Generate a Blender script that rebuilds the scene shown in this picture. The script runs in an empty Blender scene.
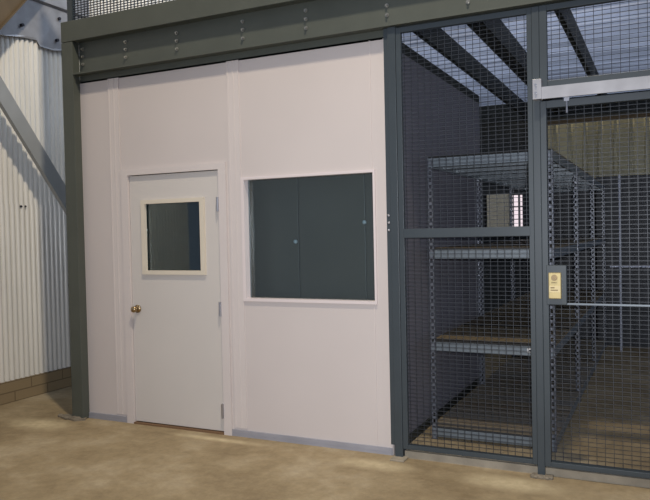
import bpy, bmesh, math, random
from mathutils import Vector, Matrix
random.seed(7)
S = bpy.context.scene
C = S.collection

# ------------------------------------------------------------------ camera
YAW, PITCH, ROLL, DIST, EYE, FPX = .44761, .024165, -.021408, 4.6166, 1.56, 707.9
fw = Vector((-math.sin(YAW)*math.cos(PITCH), math.cos(YAW)*math.cos(PITCH), -math.sin(PITCH)))
r0 = Vector((math.cos(YAW), math.sin(YAW), 0)); u0 = r0.cross(fw)
c_, s_ = math.cos(ROLL), math.sin(ROLL)
rt = c_*r0 + s_*u0; up = -s_*r0 + c_*u0
cam_d = bpy.data.cameras.new('camera'); cam = bpy.data.objects.new('camera', cam_d); C.objects.link(cam)
M = Matrix((( rt.x, up.x, -fw.x, 0), (rt.y, up.y, -fw.y, -DIST), (rt.z, up.z, -fw.z, EYE), (0, 0, 0, 1)))
cam.matrix_world = M
cam_d.sensor_width = 36; cam_d.lens = FPX*36/650; cam_d.clip_start = .05
S.camera = cam

# ------------------------------------------------------------------ world and lamps
w = bpy.data.worlds.new('world'); S.world = w; w.use_nodes = True
bg = w.node_tree.nodes['Background']
bg.inputs[0].default_value = (.66, .76, 1, 1); bg.inputs[1].default_value = .31

def lamp(name, kind, loc, energy, col, size=.1, aim=None, size_y=None):
    d = bpy.data.lights.new(name, kind); d.energy = energy; d.color = col
    o = bpy.data.objects.new(name, d); C.objects.link(o); o.location = loc
    if kind == 'AREA':
        d.size = size
        if size_y: d.shape = 'RECTANGLE'; d.size_y = size_y
    else: d.shadow_soft_size = size
    if aim is not None:
        o.rotation_euler = (Vector(aim)-Vector(loc)).to_track_quat('-Z', 'Y').to_euler()
    return o
lamp('high_bay_lamp', 'POINT', (-.8, -2.5, 7.7), 1240, (1, .87, .68), .16)
fl = lamp('camera_flash', 'SPOT', (.06, -4.66, 1.63), 620, (.9, .93, 1), .02, (-1.55, -.2, 1.2))
fl.data.spot_size = math.radians(72); fl.data.spot_blend = 1
lamp('mezzanine_fill', 'AREA', (-1.0, 3.4, 6.9), 215, (.72, .84, 1), 6.5, (-1.0, 3.4, 0), 4.2)  # added cool area light, makes the deck glow from above
lamp('rear_fill_strip', 'AREA', (-.2, 5.87, 4.4), 42, (1, .88, .66), 4.6, (-.2, 5.86, 0), .1)  # added out-of-view warm strip, brightens the tan back wall
S.view_settings.view_transform = 'Standard'; S.view_settings.look = 'None'
S.view_settings.exposure = 0; S.view_settings.gamma = 1; S.view_settings.use_curve_mapping = False

# ------------------------------------------------------------------ materials
def srgb(r, g, b):
    f = lambda v: (v/255/12.92) if v/255 <= .04045 else ((v/255+.055)/1.055)**2.4
    return (f(r), f(g), f(b), 1)
def mat(name, col, rough=.6, metal=0, var=.12, scale=6, bump=0, bscale=60, spec=.5, stretch=(1, 1, 1), col2=None, detail=5):
    m = bpy.data.materials.new(name); m.use_nodes = True
    n = m.node_tree.nodes; L = m.node_tree.links; p = n['Principled BSDF']
    tc = n.new('ShaderNodeTexCoord'); mp = n.new('ShaderNodeMapping'); mp.inputs['Scale'].default_value = stretch
    L.new(tc.outputs['Object'], mp.inputs[0])
    nz = n.new('ShaderNodeTexNoise'); nz.inputs['Scale'].default_value = scale; nz.inputs['Detail'].default_value = detail
    L.new(mp.outputs[0], nz.inputs[0])
    cr = n.new('ShaderNodeValToRGB'); cr.color_ramp.elements[0].position = .3; cr.color_ramp.elements[1].position = .7
    if col2 is None: col2 = tuple(c*(1-var) for c in col[:3])+(1,)
    cr.color_ramp.elements[0].color = col2; cr.color_ramp.elements[1].color = col
    L.new(nz.outputs[0], cr.inputs[0]); L.new(cr.outputs[0], p.inputs['Base Color'])
    p.inputs['Roughness'].default_value = rough; p.inputs['Metallic'].default_value = metal
    p.inputs['Specular IOR Level'].default_value = spec
    if bump:
        nb = n.new('ShaderNodeTexNoise'); nb.inputs['Scale'].default_value = bscale; L.new(mp.outputs[0], nb.inputs[0])
        b = n.new('ShaderNodeBump'); b.inputs['Strength'].default_value = bump; b.inputs['Distance'].default_value = .01
        L.new(nb.outputs[0], b.inputs['Height']); L.new(b.outputs[0], p.inputs['Normal'])
    return m

def floor_mat():
    m = bpy.data.materials.new('stained concrete'); m.use_nodes = True
    n = m.node_tree.nodes; L = m.node_tree.links; p = n['Principled BSDF']
    tc = n.new('ShaderNodeTexCoord')
    def noise(sc, det, rough=.6, dist=0):
        z = n.new('ShaderNodeTexNoise'); z.inputs['Scale'].default_value = sc; z.inputs['Detail'].default_value = det
        z.inputs['Roughness'].default_value = rough; z.inputs['Distortion'].default_value = dist
        L.new(tc.outputs['Object'], z.inputs[0]); return z
    a = noise(1.1, 9, .7, .1); r = n.new('ShaderNodeValToRGB')
    e = r.color_ramp.elements; e[0].position = .32; e[0].color = srgb(128, 111, 84); e[1].position = .68; e[1].color = srgb(184, 169, 142)
    k = r.color_ramp.elements.new(.5); k.color = srgb(157, 140, 110)
    L.new(a.outputs[0], r.inputs[0])
    b = noise(13, 8, .75, 0); r2 = n.new('ShaderNodeValToRGB')
    r2.color_ramp.elements[0].position = .35; r2.color_ramp.elements[0].color = (.72, .72, .72, 1)
    r2.color_ramp.elements[1].position = .62; r2.color_ramp.elements[1].color = (1.06, 1.05, 1.03, 1)
    L.new(b.outputs[0], r2.inputs[0])
    mx = n.new('ShaderNodeMixRGB'); mx.blend_type = 'MULTIPLY'; mx.inputs[0].default_value = .6
    L.new(r.outputs[0], mx.inputs[1]); L.new(r2.outputs[0], mx.inputs[2])
    # pale spilled patches beside the posts: dust on the concrete
    cur = mx.outputs[0]
    for (x, y, rx, ry) in ((-4.75, -.32, .42, .2), (-1.75, -.24, .33, .13), (-.85, -.26, .4, .16), (-3.1, -.14, .5, .06)):
        mp = n.new('ShaderNodeMapping'); mp.vector_type = 'TEXTURE'
        mp.inputs['Location'].default_value = (x, y, 0); mp.inputs['Scale'].default_value = (rx, ry, 1)
        L.new(tc.outputs['Object'], mp.inputs[0])
        g = n.new('ShaderNodeTexGradient'); g.gradient_type = 'SPHERICAL'; L.new(mp.outputs[0], g.inputs[0])
        nn = noise(14, 5); mu = n.new('ShaderNodeMath'); mu.operation = 'MULTIPLY'
        L.new(g.outputs[1], mu.inputs[0]); L.new(nn.outputs[0], mu.inputs[1])
        m3 = n.new('ShaderNodeMath'); m3.operation = 'MULTIPLY'; m3.inputs[1].default_value = 1.5; m3.use_clamp = True
        L.new(mu.outputs[0], m3.inputs[0])
        mm = n.new('ShaderNodeMixRGB'); mm.inputs[2].default_value = srgb(212, 196, 160)
        L.new(m3.outputs[0], mm.inputs[0]); L.new(cur, mm.inputs[1]); cur = mm.outputs[0]
    L.new(cur, p.inputs['Base Color'])
    p.inputs['Roughness'].default_value = .75; p.inputs['Specular IOR Level'].default_value = .25
    bn = noise(45, 6); bp = n.new('ShaderNodeBump'); bp.inputs['Strength'].default_value = .25; bp.inputs['Distance'].default_value = .01
    L.new(bn.outputs[0], bp.inputs['Height']); L.new(bp.outputs[0], p.inputs['Normal'])
    return m

def block_mat():
    m = bpy.data.materials.new('dusty block kerb'); m.use_nodes = True
    n = m.node_tree.nodes; L = m.node_tree.links; p = n['Principled BSDF']
    tc = n.new('ShaderNodeTexCoord'); mp = n.new('ShaderNodeMapping'); mp.inputs['Rotation'].default_value = (0, math.pi/2, math.pi/2)
    L.new(tc.outputs['Object'], mp.inputs[0])
    sx = n.new('ShaderNodeSeparateXYZ'); L.new(tc.outputs['Object'], sx.inputs[0])
    cb = n.new('ShaderNodeCombineXYZ'); L.new(sx.outputs[1], cb.inputs[0]); L.new(sx.outputs[2], cb.inputs[1])
    b = n.new('ShaderNodeTexBrick'); L.new(cb.outputs[0], b.inputs[0]); b.inputs['Scale'].default_value = 1
    b.inputs['Brick Width'].default_value = .4; b.inputs['Row Height'].default_value = .1; b.inputs['Mortar Size'].default_value = .006
    b.inputs['Color1'].default_value = srgb(152, 134, 104); b.inputs['Color2'].default_value = srgb(142, 124, 96); b.inputs['Mortar'].default_value = srgb(118, 102, 78)
    L.new(b.outputs[0], p.inputs['Base Color']); p.inputs['Roughness'].default_value = .9
    return m

def plank_mat(name, c1, c2, c3, pitch):
    m = bpy.data.materials.new(name); m.use_nodes = True
    n = m.node_tree.nodes; L = m.node_tree.links; p = n['Principled BSDF']
    tc = n.new('ShaderNodeTexCoord'); sx = n.new('ShaderNodeSeparateXYZ'); L.new(tc.outputs['Object'], sx.inputs[0])
    d = n.new('ShaderNodeMath'); d.operation = 'DIVIDE'; d.inputs[1].default_value = pitch; L.new(sx.outputs[1], d.inputs[0])
    f = n.new('ShaderNodeMath'); f.operation = 'FLOOR'; L.new(d.outputs[0], f.inputs[0])
    wn = n.new('ShaderNodeTexWhiteNoise'); wn.noise_dimensions = '1D'; L.new(f.outputs[0], wn.inputs['W'])
    r = n.new('ShaderNodeValToRGB'); r.color_ramp.elements[0].color = c1; r.color_ramp.elements[1].color = c3
    k = r.color_ramp.elements.new(.5); k.color = c2
    mp = n.new('ShaderNodeMapping'); mp.inputs['Scale'].default_value = (1.5, 22, 1); L.new(tc.outputs['Object'], mp.inputs[0])
    nz = n.new('ShaderNodeTexNoise'); nz.inputs['Scale'].default_value = 2.5; nz.inputs['Detail'].default_value = 5; L.new(mp.outputs[0], nz.inputs[0])
    mi = n.new('ShaderNodeMath'); mi.operation = 'MULTIPLY_ADD'; mi.inputs[1].default_value = .45
    L.new(wn.outputs[0], mi.inputs[0]); L.new(nz.outputs[0], mi.inputs[2])
    su = n.new('ShaderNodeMath'); su.operation = 'SUBTRACT'; su.inputs[1].default_value = .22; L.new(mi.outputs[0], su.inputs[0])
    L.new(su.outputs[0], r.inputs[0])
    fr = n.new('ShaderNodeMath'); fr.operation = 'FRACT'; L.new(d.outputs[0], fr.inputs[0])
    lt = n.new('ShaderNodeMath'); lt.operation = 'LESS_THAN'; lt.inputs[1].default_value = .07; L.new(fr.outputs[0], lt.inputs[0])
    mx = n.new('ShaderNodeMixRGB'); mx.inputs[2].default_value = (.012, .011, .01, 1)
    L.new(lt.outputs[0], mx.inputs[0]); L.new(r.outputs[0], mx.inputs[1]); L.new(mx.outputs[0], p.inputs['Base Color'])
    p.inputs['Roughness'].default_value = .7
    return m

def glass_mat(name, tint=(.75, .82, .84, 1)):
    m = bpy.data.materials.new(name); m.use_nodes = True
    n = m.node_tree.nodes; L = m.node_tree.links; n.remove(n['Principled BSDF']); out = n['Material Output']
    t = n.new('ShaderNodeBsdfTransparent'); t.inputs[0].default_value = tint
    g = n.new('ShaderNodeBsdfGlossy'); g.inputs['Roughness'].default_value = .03; g.inputs[0].default_value = (.9, .9, .9, 1)
    f = n.new('ShaderNodeFresnel'); f.inputs[0].default_value = 1.5
    mx = n.new('ShaderNodeMixShader'); L.new(f.outputs[0], mx.inputs[0]); L.new(t.outputs[0], mx.inputs[1]); L.new(g.outputs[0], mx.inputs[2])
    L.new(mx.outputs[0], out.inputs[0]); return m
def emit_mat(name, col, s):
    m = bpy.data.materials.new(name); m.use_nodes = True
    p = m.node_tree.nodes['Principled BSDF']; p.inputs['Base Color'].default_value = (.2, .2, .2, 1)
    p.inputs['Emission Color'].default_value = col; p.inputs['Emission Strength'].default_value = s; return m

MT = dict(
 floor=floor_mat(), block=block_mat(),
 panel=mat('office wall vinyl', srgb(200, 191, 187), .62, var=.04, scale=1.5, bump=.05, bscale=140, spec=.3),
 sidewall=mat('side wall panel', srgb(124, 122, 130), .6, var=.06, scale=2),  # darker than the front panels, to stand in for shade on this side
 trimw=mat('office wall trim', srgb(206, 197, 193), .45, var=.04, scale=3, spec=.5),
 track=mat('base channel', srgb(158, 158, 166), .45, .1, var=.15, scale=5),
 leaf=mat('door paint', srgb(200, 194, 188), .5, var=.03, scale=2, spec=.4),
 lite=mat('door window trim', srgb(212, 202, 184), .45, var=.05),
 wframe=mat('window frame paint', srgb(216, 205, 203), .35, var=.03),
 brass=mat('antique brass', srgb(178, 154, 118), .25, 1, var=.2, scale=30),
 steel=mat('zinc steel', srgb(190, 190, 195), .3, .9, var=.2, scale=20),
 green=mat('olive green steel paint', srgb(82, 86, 79), .5, var=.12, scale=4, bump=.03, spec=.4),
 slate=mat('slate grey steel paint', srgb(58, 66, 71), .42, var=.1, scale=5, spec=.5),
 wire=mat('painted wire', srgb(40, 45, 52), .45, .1, var=.1, spec=.5),
 wallsteel=mat('cream corrugated steel', srgb(240, 238, 232), .3, .05, var=.1, scale=2.5, stretch=(1, 3, .6), spec=.6),
 galv=mat('galvanised sheet', srgb(172, 172, 176), .42, .35, var=.25, scale=7, detail=8, bump=.08, bscale=9),
 grey=mat('grey steel section', srgb(166, 168, 168), .5, .1, var=.1),
 tan=mat('tan beam', srgb(104, 88, 64), .7, var=.25, scale=5, stretch=(1, 1, 1)),
 bolt=mat('dark bolt', srgb(52, 50, 58), .5, .5),
 bolts=mat('bare bolt', srgb(170, 168, 160), .35, .8),
 deck=mat('translucent ribbed deck', srgb(214, 220, 238), .4, 0, var=.6, scale=1.5, stretch=(.35, 5, 1)),  # pale streaks in the colour stand in for light on the ribs
 joist=mat('dark joist', srgb(44, 47, 44), .7, var=.2),
 shelf=mat('blue grey shelf steel', srgb(116, 125, 132), .4, .2, var=.12),
 post=mat('slotted shelf upright', srgb(122, 126, 136), .33, .3, var=.2, scale=12),
 plank=plank_mat('bottom shelf boards', srgb(104, 92, 78), srgb(140, 128, 108), srgb(104, 112, 120), .16),
 board=plank_mat('worn plywood', srgb(74, 64, 52), srgb(112, 98, 74), srgb(150, 136, 104), .9),
 backwall=mat('tan ribbed cladding', srgb(192, 184, 150), .7, var=.35, scale=1.6, stretch=(3, 1, .1), detail=2),
 darkwall=mat('dark and shade-toned cladding', srgb(36, 41, 46), .7, var=.2),  # dark tone above the girt and at left stands in for shade
 cabinet=mat('dark storage cabinet paint', srgb(44, 47, 52), .5, var=.15),
 rearwall=mat('office rear wall paint', srgb(128, 132, 124), .8, var=.08),
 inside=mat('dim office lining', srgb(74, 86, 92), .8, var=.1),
 locker=mat('office locker paint', srgb(134, 120, 106), .4, var=.12, scale=2),
 beige=mat('beige board', srgb(206, 198, 176), .7, var=.05),
 glass=glass_mat('window glass'), doorglass=glass_mat('door glass', (.8, .88, .88, 1)),
 lock=mat('brass lock case', srgb(190, 172, 122), .4, .4, var=.12, scale=14),
 lockink=mat('lock engraving', srgb(110, 84, 40), .5),
 lockpale=mat('lock label', srgb(220, 202, 152), .5),
 white=mat('white label', srgb(235, 235, 235), .6), ink=mat('black ink', srgb(30, 30, 34), .6),
 conc=mat('grey concrete', srgb(160, 150, 132), .9, var=.3, scale=9, bump=.3),
 grout=mat('crumbled grout', srgb(134, 124, 108), .95, var=.35, scale=20, bump=.5),
 wood=mat('threshold timber', srgb(120, 92, 66), .7),
 day=emit_mat('daylit pane', (1, .86, .92, 1), .9),
 pole=mat('pale steel pole', srgb(205, 210, 225), .35, .1),
)

def add_translucent(m, f):
    n = m.node_tree.nodes; L = m.node_tree.links; p = n['Principled BSDF']
    t = n.new('ShaderNodeBsdfTranslucent'); L.new(p.inputs['Base Color'].links[0].from_socket, t.inputs[0])
    mx = n.new('ShaderNodeMixShader'); mx.inputs[0].default_value = f
    L.new(p.outputs[0], mx.inputs[1]); L.new(t.outputs[0], mx.inputs[2]); L.new(mx.outputs[0], n['Material Output'].inputs[0])
add_translucent(MT['deck'], .4)  # lets the added overhead light glow through the deck

# ------------------------------------------------------------------ mesh builders
class MB:
    def __init__(s): s.bm = bmesh.new()
    def box(s, x0, x1, y0, y1, z0, z1, bev=0):
        mt = Matrix.Translation(((x0+x1)/2, (y0+y1)/2, (z0+z1)/2)) @ Matrix.Diagonal((abs(x1-x0), abs(y1-y0), abs(z1-z0), 1))
        r = bmesh.ops.create_cube(s.bm, size=1, matrix=mt)
        if bev:
            es = list({e for v in r['verts'] for e in v.link_edges})
            bmesh.ops.bevel(s.bm, geom=es, offset=bev, segments=2, affect='EDGES', profile=.5)
        return s
    def cyl(s, p, q, r, seg=16, r2=None):
        p, q = Vector(p), Vector(q); d = q-p
        mt = Matrix.Translation((p+q)/2) @ d.to_track_quat('Z', 'Y').to_matrix().to_4x4()
        bmesh.ops.create_cone(s.bm, cap_ends=True, segments=seg, radius1=r, radius2=r if r2 is None else r2, depth=d.length, matrix=mt); return s
    def sph(s, p, r, sc=(1, 1, 1), seg=18):
        bmesh.ops.create_uvsphere(s.bm, u_segments=seg, v_segments=12, radius=r, matrix=Matrix.Translation(p) @ Matrix.Diagonal((*sc, 1))); return s
    def prism(s, pts, vec):            # polygon pts extruded by vec
        a = [s.bm.verts.new(p) for p in pts]; b = [s.bm.verts.new(Vector(p)+Vector(vec)) for p in pts]
        s.bm.faces.new(a); s.bm.faces.new(b[::-1])
        for i in range(len(a)):
            j = (i+1) % len(a); s.bm.faces.new((a[i], b[i], b[j], a[j]))
        return s
    def sheet(s, rows):                # grid of points
        vs = [[s.bm.verts.new(p) for p in r] for r in rows]
        for i in range(len(vs)-1):
            for j in range(len(vs[0])-1): s.bm.faces.new((vs[i][j], vs[i][j+1], vs[i+1][j+1], vs[i+1][j]))
        return s
    def build(s, name, m, parent=None, smooth=False, at=(0, 0, 0)):
        bmesh.ops.recalc_face_normals(s.bm, faces=s.bm.faces[:])
        if at != (0, 0, 0): bmesh.ops.translate(s.bm, verts=s.bm.verts[:], vec=-Vector(at))
        me = bpy.data.meshes.new(name); s.bm.to_mesh(me); s.bm.free()
        me.materials.append(MT[m])
        if smooth:
            for p in me.polygons: p.use_smooth = True
        o = bpy.data.objects.new(name, me); C.objects.link(o)
        if parent: o.parent = parent
        elif at != (0, 0, 0): o.location = at
        return o
def thing(name, label, cat, loc=(0, 0, 0), group=None):
    o = bpy.data.objects.new(name, None); C.objects.link(o); o.location = loc; o.empty_display_size = .1
    o['label'] = label; o['category'] = cat
    if group: o['group'] = group
    return o
def part(name, mb, m, t, smooth=False):    # geometry given in world coordinates
    root = t
    off = Vector((0, 0, 0))
    while root is not None: off += root.location; root = root.parent
    bmesh.ops.translate(mb.bm, verts=mb.bm.verts[:], vec=-off)
    return mb.build(name, m, t, smooth)
def struct(name, mb, m, parent=None, smooth=False):
    o = mb.build(name, m, parent, smooth)
    if parent is None: o['kind'] = 'structure'
    return o
def grp(name):
    o = bpy.data.objects.new(name, None); C.objects.link(o); o['kind'] = 'structure'; return o
def tag(o, label, cat, group=None):
    o['label'] = label; o['category'] = cat
    if group: o['group'] = group
def copy_tree(o, parent=None):
    c = o.copy(); C.objects.link(c); c.parent = parent
    for ch in [x for x in bpy.data.objects if x.parent == o]: copy_tree(ch, c)
    return c
def wires(x0, x1, z0, z1, y, r=.0015, px=.0492, pz=.0272, m=None):
    m = m or MB()
    nx = int((x1-x0)/px)
    for i in range(nx+1):
        x = x0+(x1-x0)*(i+.5)/(nx+1); m.box(x-r, x+r, y-r, y+r, z0, z1)
    nz = int((z1-z0)/pz)
    for i in range(nz+1):
        z = z0+(z1-z0)*(i+.5)/(nz+1); m.box(x0, x1, y-3*r, y-r, z-r, z+r)
    return m

# ------------------------------------------------------------------ setting
struct('floor', MB().box(-5.72, 3.5, -7, 6.1, -.12, 0), 'floor')
def corr(y0, y1, z0, z1, x, amp=.015, pitch=.0595):
    n = int((y1-y0)/pitch*14); rows = []
    for i in range(n+1):
        y = y0+(y1-y0)*i/n; a = x+amp*(abs(math.sin(math.pi*y/pitch))**.6*2-1)
        rows.append([(a, y, z0), (a, y, z1)])
    return rows
wl = MB(); wl.sheet(corr(-3, 6.1, .2, 1.905, -5.69)); wl.sheet(corr(-3, 6.1, 1.9, 8.4, -5.697))
wl.box(-5.82, -5.715, -3, 6.1, 0, 8.4)
wall_left = struct('wall_left', wl, 'wallsteel')
for y in (.36, .41):
    struct('screw', MB().cyl((-5.69, y, 1.885), (-5.672, y, 1.885), .009, 8), 'bolt', wall_left)
struct('trim_1', MB().box(-5.82, -5.66, -3, 6.1, 0, .205, .006), 'block')
# rear wall: tan ribbed cladding over a dark lower wall, coloured shade-dark above and left, small opening at its left
wb = MB()
def ribs(x0, x1, z0, z1, y):
    rows = []; x = x0; P = .2
    while x < x1:
        for dx, dy in ((0, 0), (.06, 0), (.08, -.03), (.12, -.03), (.14, 0)):
            rows.append([(x+dx, y+dy, z0), (x+dx, y+dy, z1)])
        x += P
    return rows
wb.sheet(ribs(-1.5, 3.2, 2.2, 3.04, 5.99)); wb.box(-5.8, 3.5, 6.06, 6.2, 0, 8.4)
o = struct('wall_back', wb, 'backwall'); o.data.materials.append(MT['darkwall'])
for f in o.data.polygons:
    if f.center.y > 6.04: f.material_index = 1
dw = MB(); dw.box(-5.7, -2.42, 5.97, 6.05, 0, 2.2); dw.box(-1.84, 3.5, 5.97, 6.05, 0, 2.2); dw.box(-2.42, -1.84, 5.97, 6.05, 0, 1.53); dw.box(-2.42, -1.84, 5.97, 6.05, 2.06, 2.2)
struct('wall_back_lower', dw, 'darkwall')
wn = grp('window_3')
struct('pane', MB().box(-2.03, -1.85, 6.0, 6.01, 1.53, 2.06), 'day', wn)
fr = MB()
for x in (-2.028, -1.915, -1.852): fr.box(x-.012, x+.012, 5.95, 6.0, 1.53, 2.06)
for z in (1.53, 1.7, 1.88, 2.06): fr.box(-2.03, -1.85, 5.955, 6.0, z-.006, z+.006)
struct('window_frame', fr, 'cabinet', wn)
struct('shutter_panel', MB().box(-2.38, -2.035, 5.94, 5.98, 1.5, 2.08), 'beige', wn)
# mezzanine deck = ceiling of the store
rows = []
y = 0.06
while y < 5.6:
    for dy, dz in ((0, 0), (.06, 0), (.09, .06), (.15, .06), (.19, 0)):
        rows.append([(-4.5, y+dy, 3.34+dz), (3.4, y+dy, 3.34+dz)])
    y += .19
ce = MB(); ce.sheet(rows)
struct('ceiling', ce, 'deck')
struct('trim_2', MB().box(-1.5, 3.4, 5.90, 5.955, 3.03, 3.085), 'tan')
struct('rear_baffle', MB().box(-4.5, 3.4, 5.70, 5.74, 3.09, 4.5), 'joist')  # added board: hides the rear strip and keeps its light off the deck
# office box
OT = 2.89
wf = MB()
def wall_with_holes(m, x0, x1, z1, y0, y1, holes):
    xs = x0
    for (a, b, c, d) in holes:
        m.box(xs, a, y0, y1, 0, z1)
        if c > 0: m.box(a, b, y0, y1, 0, c)
        m.box(a, b, y0, y1, d, z1); xs = b
    m.box(xs, x1, y0, y1, 0, z1)
wall_with_holes(wf, -4.60, -1.716, OT+.01, 0, .075, [(-4.04, -3.09, 0, 2.09), (-2.90, -1.825, 1.065, 1.985)])
wall_front = struct('wall_front', wf, 'panel')
bt = MB()
for a, b in ((-4.205, -4.09), (-3.02, -2.912)):
    bt.box(a, b, -.004, .002, .065, OT)
    for x in (a, b-.012, (a+b)/2-.006): bt.box(x, x+.012, -.008, -.003, .065, OT)
bt.box(-1.842, -1.836, -.005, .002, .065, 1.05); bt.box(-1.842, -1.836, -.005, .002, 2.0, OT)
bt.box(-1.738, -1.718, -.008, .002, 0, OT)
struct('batten', bt, 'trimw', wall_front)
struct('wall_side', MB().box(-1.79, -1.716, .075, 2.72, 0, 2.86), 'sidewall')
struct('wall_office_rear', MB().box(-4.62, -1.79, 2.64, 2.72, 0, 2.86), 'rearwall')
struct('wall_office_left', MB().box(-4.62, -4.56, .075, 2.64, 0, 2.86), 'inside')
struct('ceiling_office', MB().box(-4.62, -1.716, .075, 2.72, 2.86, 2.94), 'joist')
bb = MB(); 
for a, b in ((-4.515, -4.085), (-3.045, -1.722)):
    bb.box(a, b, -.014, 0, 0, .018); bb.box(a, b, -.012, .0, .018, .05, .002)
struct('baseboard_front', bb, 'track')
struct('baseboard_side', MB().box(-1.716, -1.70, .09, 2.72, 0, .06), 'joist')

# ------------------------------------------------------------------ door
d1 = grp('door_1')
df = MB()
for a, b in ((-4.085, -4.012), (-3.115, -3.045)): df.box(a, b, -.018, .08, 0, 2.07)
df.box(-4.085, -3.045, -.018, .08, 2.07, 2.12)
struct('door_frame', df, 'trimw', d1)
lf = MB()
y0, y1 = .004, .048
lf.box(-4.008, -3.875, y0, y1, .022, 2.064); lf.box(-3.27, -3.12, y0, y1, .022, 2.064)
lf.box(-3.875, -3.27, y0, y1, .022, 1.262); lf.box(-3.875, -3.27, y0, y1, 1.845, 2.064)
leaf = struct('door_leaf', lf, 'leaf', d1)
lt = MB()
for a, b, c, d in ((-3.885, -3.845, 1.25, 1.86), (-3.3, -3.258, 1.25, 1.86)): lt.box(a, b, -.014, .01, c, d)
lt.box(-3.845, -3.3, -.0135, .01, 1.25, 1.283); lt.box(-3.845, -3.3, -.0135, .01, 1.828, 1.86)
struct('window_trim', lt, 'lite', leaf)
struct('pane', MB().box(-3.86, -3.285, .02, .026, 1.26, 1.85), 'doorglass', leaf)
kb = MB().cyl((-3.955, .004, .962), (-3.955, -.006, .962), .033, 24).cyl((-3.955, -.006, .962), (-3.955, -.03, .962), .013, 16)
kb.sph((-3.955, -.05, .962), .026, (1, .82, 1), 24)
struct('door_handle', kb, 'brass', leaf, True)
for z in (1.80, .985, .185):
    h = MB().cyl((-3.122, -.024, z-.055), (-3.122, -.024, z+.055), .009, 12).box(-3.135, -3.112, -.022, .003, z-.055, z+.055)
    for q in (-.02, .02): h.cyl((-3.122, -.024, z+q-.001), (-3.122, -.024, z+q+.001), .0105, 12)
    struct('hinge', h, 'steel', d1)
struct('threshold', MB().box(-4.012, -3.115, -.02, .06, 0, .014), 'wood', d1)

# ------------------------------------------------------------------ office window
w1 = grp('window_1')
wfm = MB(); X0, X1, Z0, Z1 = -2.912, -1.815, 1.052, 1.996
for a, b in ((X0, X0+.026), (X1-.016, X1)): wfm.box(a, b, -.014, .07, Z0, Z1)
wfm.box(X0+.026, X1-.016, -.014, .07, Z0, Z0+.022); wfm.box(X0+.026, X1-.016, -.014, .07, Z1-.02, Z1)
struct('window_frame', wfm, 'wframe', w1)
struct('pane', MB().box(X0+.026, X1-.016, .05, .056, Z0+.022, Z1-.02), 'glass', w1)
# lockers behind the glass
lk = thing('office_locker', 'dark grey locker with three knobs seen through the large office window', 'locker', (-2.33, .45, 0))
part('body', MB().box(-3.05, -1.8, .26, .62, 0, 2.3), 'locker', lk)
for a, b, kx, kz in ((-3.04, -2.56, -3.0, 1.475), (-2.55, -2.0, -2.56, 1.5), (-1.99, -1.81, -1.96, 1.632)):
    dd = part('door', MB().box(a, b, .245, .26, .1, 2.28, .003), 'locker', lk)
for kx, kz in ((-3.033, 1.474), (-2.573, 1.497), (-1.995, 1.632)):
    part('knob', MB().cyl((kx, .245, kz), (kx, .225, kz), .007, 10).sph((kx, .22, kz), .016), 'white', lk, True)

# ------------------------------------------------------------------ left wall fittings
def slab(pA, pB, half_w, x0, x1, m=None):     # bar in the plane of the left wall from pA to pB (y, z)
    m = m or MB(); a, b = Vector(pA), Vector(pB); d = (b-a).normalized(); n = Vector((-d.y, d.x))*half_w
    pts = [a+n, a-n, b-n, b+n]; m.prism([(x0, p.x, p.y) for p in pts], (x1-x0, 0, 0)); return m
br = thing('diagonal_brace', 'grey steel diagonal brace crossing the corrugated left wall', 'brace', (-5.57, .9, 1.75))
A, B = Vector((-1.5, 4.84)), Vector((1.15, 1.42)); dr = (B-A).normalized(); nr = Vector((-dr.y, dr.x))
part('web', slab(A, B, .083, -5.475, -5.465), 'grey', br)
for sgn in (1, -1):
    o_ = nr*sgn*.081; part('flange', slab(A+o_, B+o_, .004, -5.475 if sgn > 0 else -5.445, -5.49), 'grey', br)
gp = thing('gusset_plate', 'silver galvanised sheet with dark bolts above the corrugated wall', 'metal sheet', (-5.65, .5, 3.5))
yz = [(-1.2, 3.45), (-.6, 3.5), (.18, 3.50), (.35, 3.53), (.47, 3.545), (.6, 3.555), (.64, 3.50), (.8, 3.495), (.93, 3.52), (1.05, 3.52), (1.3, 3.5)]
m_ = MB(); m_.sheet([[(-5.655+.012*math.sin(y*9), y, z), (-5.662, y, z+.02), (-5.655+.006*math.sin(y*7+1), y, 3.75), (-5.65, y, 3.93), (-5.62, y, 3.95), (-5.62, y, 4.5)] for y, z in yz])
gpm = part('sheet', m_, 'galv', gp)
gpm.modifiers.new('solid', 'SOLIDIFY').thickness = .004
for y, z in ((.89, 3.965), (.885, 3.84), (.85, 3.61), (.41, 3.655)):
    part('bolt', MB().cyl((-5.67, y, z), (-5.63, y, z), .016, 10), 'bolt', gp)
tb = thing('roof_brace', 'tan brown beam rising across the top left corner of the wall', 'beam', (-5.5, .2, 3.6))
A2, B2 = Vector((-.50, 2.95)), Vector((1.25, 4.93)); d2 = (B2-A2).normalized(); n2 = Vector((-d2.y, d2.x))
part('web', slab(A2+n2*.155, B2+n2*.155, .15, -5.56, -5.46), 'tan', tb)
part('flange', slab(A2+n2*.004, B2+n2*.004, .006, -5.58, -5.41), 'tan', tb)

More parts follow.
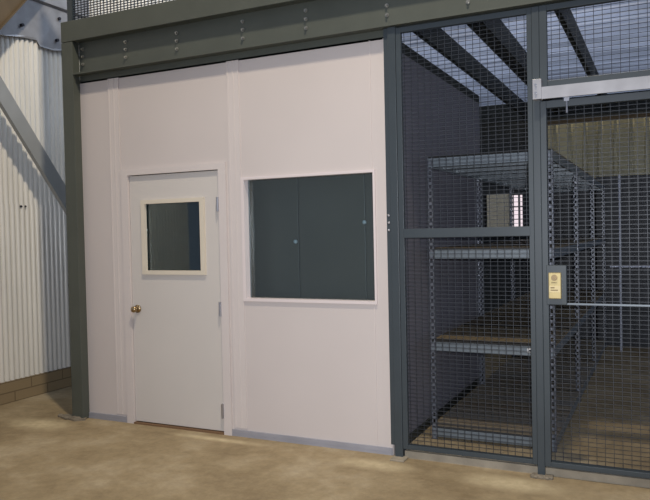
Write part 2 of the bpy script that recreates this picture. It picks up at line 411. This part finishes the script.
# ------------------------------------------------------------------ green posts and mezzanine beam
FY = -.08
lp = thing('steel_post', 'olive green steel post at the left end of the office', 'post', (-4.58, 0, 0))
ps = MB().box(-4.64, -4.517, FY, .0, 0, 3.228, .003)
part('shaft', ps, 'green', lp)
part('base_plate', MB().prism([(-4.80, -.09, 0), (-4.55, -.15, 0), (-4.48, -.09, 0), (-4.53, -.02, 0), (-4.76, -.01, 0)], (0, 0, .014)), 'grout', lp)
for i in range(5):
    x = -4.78+.055*i
    part('grout_lump', MB().sph((x, -.075-.02*(i % 3), .012), .026, (1.2, .9, .6), 8), 'grout', lp)
bm_ = thing('mezzanine_beam', 'long olive green bolted steel beam running above the office and cage', 'beam', (-1, 0, 2.95))
XL, XR = -4.64, 2.6
part('top_channel', MB().box(XL, XR, FY, .06, 3.232, 3.405, .003), 'green', bm_)
part('web', MB().box(-4.517, XR, 0, .012, 2.955, 3.232), 'green', bm_)
part('bottom_flange', MB().box(-4.517, XR, FY, .06, 2.948, 2.96), 'green', bm_)
part('filler_strip', MB().box(-4.517, -1.716, .0, .06, 2.885, 2.948), 'green', bm_)
for x in (-4.472, -4.003, -3.482, -2.866, -2.329, -1.705, -1.143):
    for z in (3.045, 3.11, 3.172):
        b = MB().cyl((x, .0, z), (x, -.006, z), .014, 12).cyl((x, -.006, z), (x, -.02, z), .0085, 6)
        part('bolt', b, 'bolts', bm_)
# mesh guard above
mg = thing('guard_panel', 'wire mesh guard standing on top of the green beam', 'wire panel', (-1, -.02, 3.405))
g = MB().box(-4.60, -4.545, -.04, 0, 3.405, 4.7)
for x in (-3.0, -1.4, .2, 1.8): g.box(x, x+.04, -.04, 0, 3.405, 4.7)
g.box(-4.60, 2.6, -.04, 0, 4.66, 4.7)
part('frame', g, 'slate', mg)
part('wire_mesh', wires(-4.55, 1.8, 3.405, 4.66, -.02, .003, .036, .021), 'wire', mg)
# joists
js = None
for i, x in enumerate((-2.45, -1.77, -1.335, -1.25, -.685, .06, .65)):
    if js is None:
        j = MB().box(-.03, .012, .07, 5.68, 3.145, 3.152).box(0, .01, .07, 5.68, 3.145, 3.34)
        js = j.build('ceiling_joist', 'joist'); o = js
    else: o = js.copy(); C.objects.link(o)
    o.location = (x, 0, 0)
    tag(o, 'dark steel joist under the ribbed deck, not seen clearly through the mesh', 'joist', 'joists under the mezzanine deck')
for o in list(bpy.data.objects):
    if o.name.startswith('ceiling_joist'):
        x = o.location.x
        if x < -2: o['label'] = 'dark deck joist above the office roof'
        elif x > .5: o['label'] = 'dark deck joist furthest right over the cage door'
        elif x > 0: o['label'] = 'dark deck joist over the middle of the cage door'
        if abs(x+1.77) < .01: o['label'] = 'dark deck joist nearest the office side, leftmost seen through the mesh'; del o['group']
        if abs(x+1.335) < .01: o['label'] = 'dark deck joist left of the cage door post, second through the mesh'; del o['group']
        if abs(x+1.25) < .01: o['label'] = 'dark deck joist doubled beside another one, just left of the cage post'; del o['group']
        if abs(x+.685) < .01: o['label'] = 'dark deck joist seen through the mesh above the cage door'; del o['group']

# ------------------------------------------------------------------ cage
cy = -.055   # front of cage members
p1 = thing('cage_post', 'slate grey post between the office wall and the cage', 'post', (-1.66, 0, 0))
part('shaft', MB().box(-1.688, -1.632, cy, .03, 0, 2.945, .003), 'slate', p1)
part('side_strip', MB().box(-1.722, -1.688, cy+.015, .02, .085, 2.945, .002), 'slate', p1)
part('base_plate', MB().box(-1.70, -1.60, -.13, .03, 0, .012, .003), 'conc', p1)
for z in (1.57, 1.62, 1.67): part('bolt', MB().sph((-1.706, cy+.012, z), .009, (1, .6, 1), 8), 'steel', p1)
p2 = thing('cage_post', 'slate grey post between the fixed cage panel and its door', 'post', (-.74, 0, 0))
part('shaft', MB().box(-.735, -.690, cy, .03, 0, 2.935, .003), 'slate', p2)
gr = MB().box(-.77, -.64, -.11, .02, 0, .01)
for i in range(7): gr.sph((-.76+.018*i, -.09-.012*(i % 2), .008), .018, (1, 1, .7), 8)
part('base_plate', gr, 'grout', p2)
def frame(x0, x1, z0, z1, wl_, wr, hb, ht, y0, y1):
    f = MB(); f.box(x0, x0+wl_, y0, y1, z0, z1, .002); f.box(x1-wr, x1, y0, y1, z0, z1, .002)
    f.box(x0+wl_, x1-wr, y0, y1, z0, z0+hb, .002); f.box(x0+wl_, x1-wr, y0, y1, z1-ht, z1, .002); return f
cp = thing('mesh_screen', 'fixed wire mesh cage panel with a middle rail beside the office', 'wire panel', (-1.2, 0, .07))
part('frame', frame(-1.630, -.736, .068, 2.935, .036, .03, .03, .036, cy+.004, -.018), 'slate', cp)
part('middle_rail', MB().box(-1.6, -.76, cy+.002, -.02, 1.513, 1.575, .003), 'slate', cp)
part('wire_mesh', wires(-1.6, -.76, .09, 2.91, -.03), 'wire', cp)
ov = thing('transom_panel', 'wire mesh panel above the cage door', 'wire panel', (0, 0, 2.5))
part('frame', frame(-.689, 1.45, 2.43, 2.935, .045, .03, .04, .036, cy, -.018), 'slate', ov)
part('wire_mesh', wires(-.645, 1.42, 2.465, 2.9, -.03), 'wire', ov)
tr = thing('door_track', 'galvanised steel sliding track above the cage door', 'track', (0, -.09, 2.4))
part('channel', MB().box(-.70, 1.6, -.105, -.1, 2.355, 2.424).box(-.70, 1.6, -.1049, -.06, 2.420, 2.425).box(-.70, 1.6, -.1049, -.09, 2.352, 2.357), 'galv', tr)
part('bracket', MB().box(-.725, -.672, -.112, -.056, 2.352, 2.475, .002), 'galv', tr)
for z in (2.39, 2.44): part('bolt', MB().cyl((-.705, -.112, z), (-.705, -.122, z), .008, 6), 'steel', tr)
part('bracket', MB().box(1.5, 1.56, -.112, -.056, 2.352, 2.475, .002), 'galv', tr)
cd = thing('cage_door', 'wire mesh sliding cage door with a brass lock', 'door', (0, 0, .07))
part('frame', frame(-.688, 1.3, .068, 2.345, .036, .045, .03, .045, cy-.008, -.016), 'slate', cd)
part('wire_mesh', wires(-.655, 1.26, .09, 2.32, -.03), 'wire', cd)
part('middle_rod', MB().box(-.665, 1.26, -.042, -.036, 1.085, 1.095), 'shelf', cd)
part('hanger', MB().cyl((-.53, -.07, 2.26), (-.53, -.07, 2.37), .006, 8).box(-.545, -.515, -.08, -.055, 2.33, 2.352), 'steel', cd)
lpz = part('lock_plate', MB().box(-.664, -.545, cy-.012, -.02, 1.085, 1.33, .003), 'slate', cd)
lk2 = part('lock', MB().box(-.648, -.574, cy-.042, cy-.01, 1.125, 1.285, .004), 'lock', cd)
part('keyhole', MB().cyl((-.612, cy-.042, 1.255), (-.612, cy-.052, 1.255), .019, 20).box(-.618, -.606, cy-.056, cy-.052, 1.251, 1.259), 'brass', lk2)
part('label', MB().box(-.644, -.578, cy-.0435, cy-.042, 1.165, 1.205), 'lockpale', lk2)
e_ = MB(); e_.box(-.636, -.612, cy-.0445, cy-.0435, 1.19, 1.196).box(-.636, -.592, cy-.0445, cy-.0435, 1.176, 1.181).box(-.63, -.6, cy-.0445, cy-.042, 1.222, 1.226)
part('lettering', e_, 'lockink', lk2)
struct('trim_3', MB().box(-1.625, 3.0, -.03, .07, 0, .05), 'conc')

# ------------------------------------------------------------------ shelving units
def slotted(m, x0, x1, y, h, t=.003):
    m.box(x0, x0+.009, y, y+t, 0, h); m.box(x1-.009, x1, y, y+t, 0, h)
    z = 0
    while z < h: m.box(x0, x1, y, y+t, z, min(z+.022, h)); z += .05
DX, DY = .895, 1.55
def make_unit():
    t = thing('shelving_unit', 'front steel shelving unit nearest the cage mesh', 'shelving', (-1.585, .47, 0), None)
    for sx in (0, 1):
        for sy in (0, 1):
            m = MB(); xa = 0 if sx == 0 else DX-.038; ya = 0 if sy == 0 else DY
            slotted(m, xa, xa+.038, ya, 2.1)
            m.box(xa if sx == 0 else xa+.035, xa+.003 if sx == 0 else xa+.038, ya if sy == 0 else ya-.035, ya+.035 if sy == 0 else ya, 0, 2.1)
            m.build('upright', 'post', t)
    for k, (z, mm) in enumerate(((.02, 'plank'), (.665, 'board'), (1.35, 'board'), (2.03, 'board'))):
        f = MB(); f.box(.003, DX-.003, .004, .012, z, z+.065, .002).box(.003, DX-.003, DY-.012, DY-.004, z, z+.065)
        f.box(.004, .012, .01, DY-.01, z, z+.065).box(DX-.012, DX-.004, .01, DY-.01, z, z+.065)
        for q in (.25, .5, .75): f.box(.012, DX-.012, DY*q-.02, DY*q+.02, z+.01, z+.06)
        s = f.build('shelf', 'shelf', t)
        MB().box(.005, DX-.005, .006, DY-.006, z+.063, z+.078).build('deck', mm, s)
    return t
u1 = make_unit(); units = [u1]
for k, lab in ((1, 'middle steel shelving unit behind the front one in the cage'), (2, 'rear steel shelving unit at the far end of the row')):
    c = copy_tree(u1); c.location.y += k*(DY+.02); c['label'] = lab; units.append(c)
for c in units: c['group'] = 'shelving units in a row inside the cage'
lb = MB().box(.705, .745, -.0005, .0035, .69, .716).build('label', 'white', [o for o in bpy.data.objects if o.parent == u1 and o.name.startswith('shelf')][1])
MB().box(.718, .742, -.0012, -.0004, .697, .707).build('print', 'ink', lb.parent)

# ------------------------------------------------------------------ deep in the store
xs = (-1.3, -.35, .6, 1.55)
cb = thing('filler_cabinet', '', 'cabinet', (xs[0], 5.45, 0))  # dark cabinets added to darken the lower back wall and hide lit floor
MB().box(-.46, .46, -.1, .35, 0, 2.22).build('body', 'cabinet', cb)
for s in (-1, 1):
    dd = MB().box(.004 if s > 0 else -.455, .455 if s > 0 else -.004, -.115, -.1, .06, 2.2).build('door', 'cabinet', cb)
    MB().box(s*.035-.006, s*.035+.006, -.135, -.115, 1.0, 1.12).build('handle', 'bolt', dd)
cabs = [cb]+[copy_tree(cb) for _ in xs[1:]]
for c, x in zip(cabs, xs): c.location.x = x
for c, l in zip(cabs, ('dark cabinet added at the dim back wall, directly behind the shelving row', 'dark cabinet added at the dim back wall, seen through the cage door by the lock', 'dark cabinet added at the dim back wall near the right side of the cage door', 'dark cabinet added at the dim back wall beyond the right end of the cage door')):
    c['label'] = l; c['group'] = 'dark cabinets added along the dim back wall'
pf = thing('pipe_frame', 'pale steel pipe frame standing deep inside the cage', 'pipe frame', (-.50, 4.9, 0))
part('upright', MB().cyl((-.50, 4.9, 0), (-.50, 4.9, 2.2), .014, 10), 'pole', pf)
part('rail', MB().cyl((-.62, 4.9, 1.06), (.6, 4.9, 1.06), .011, 10), 'pole', pf)
part('upright', MB().cyl((.6, 4.9, 0), (.6, 4.9, 2.2), .014, 10), 'pole', pf)
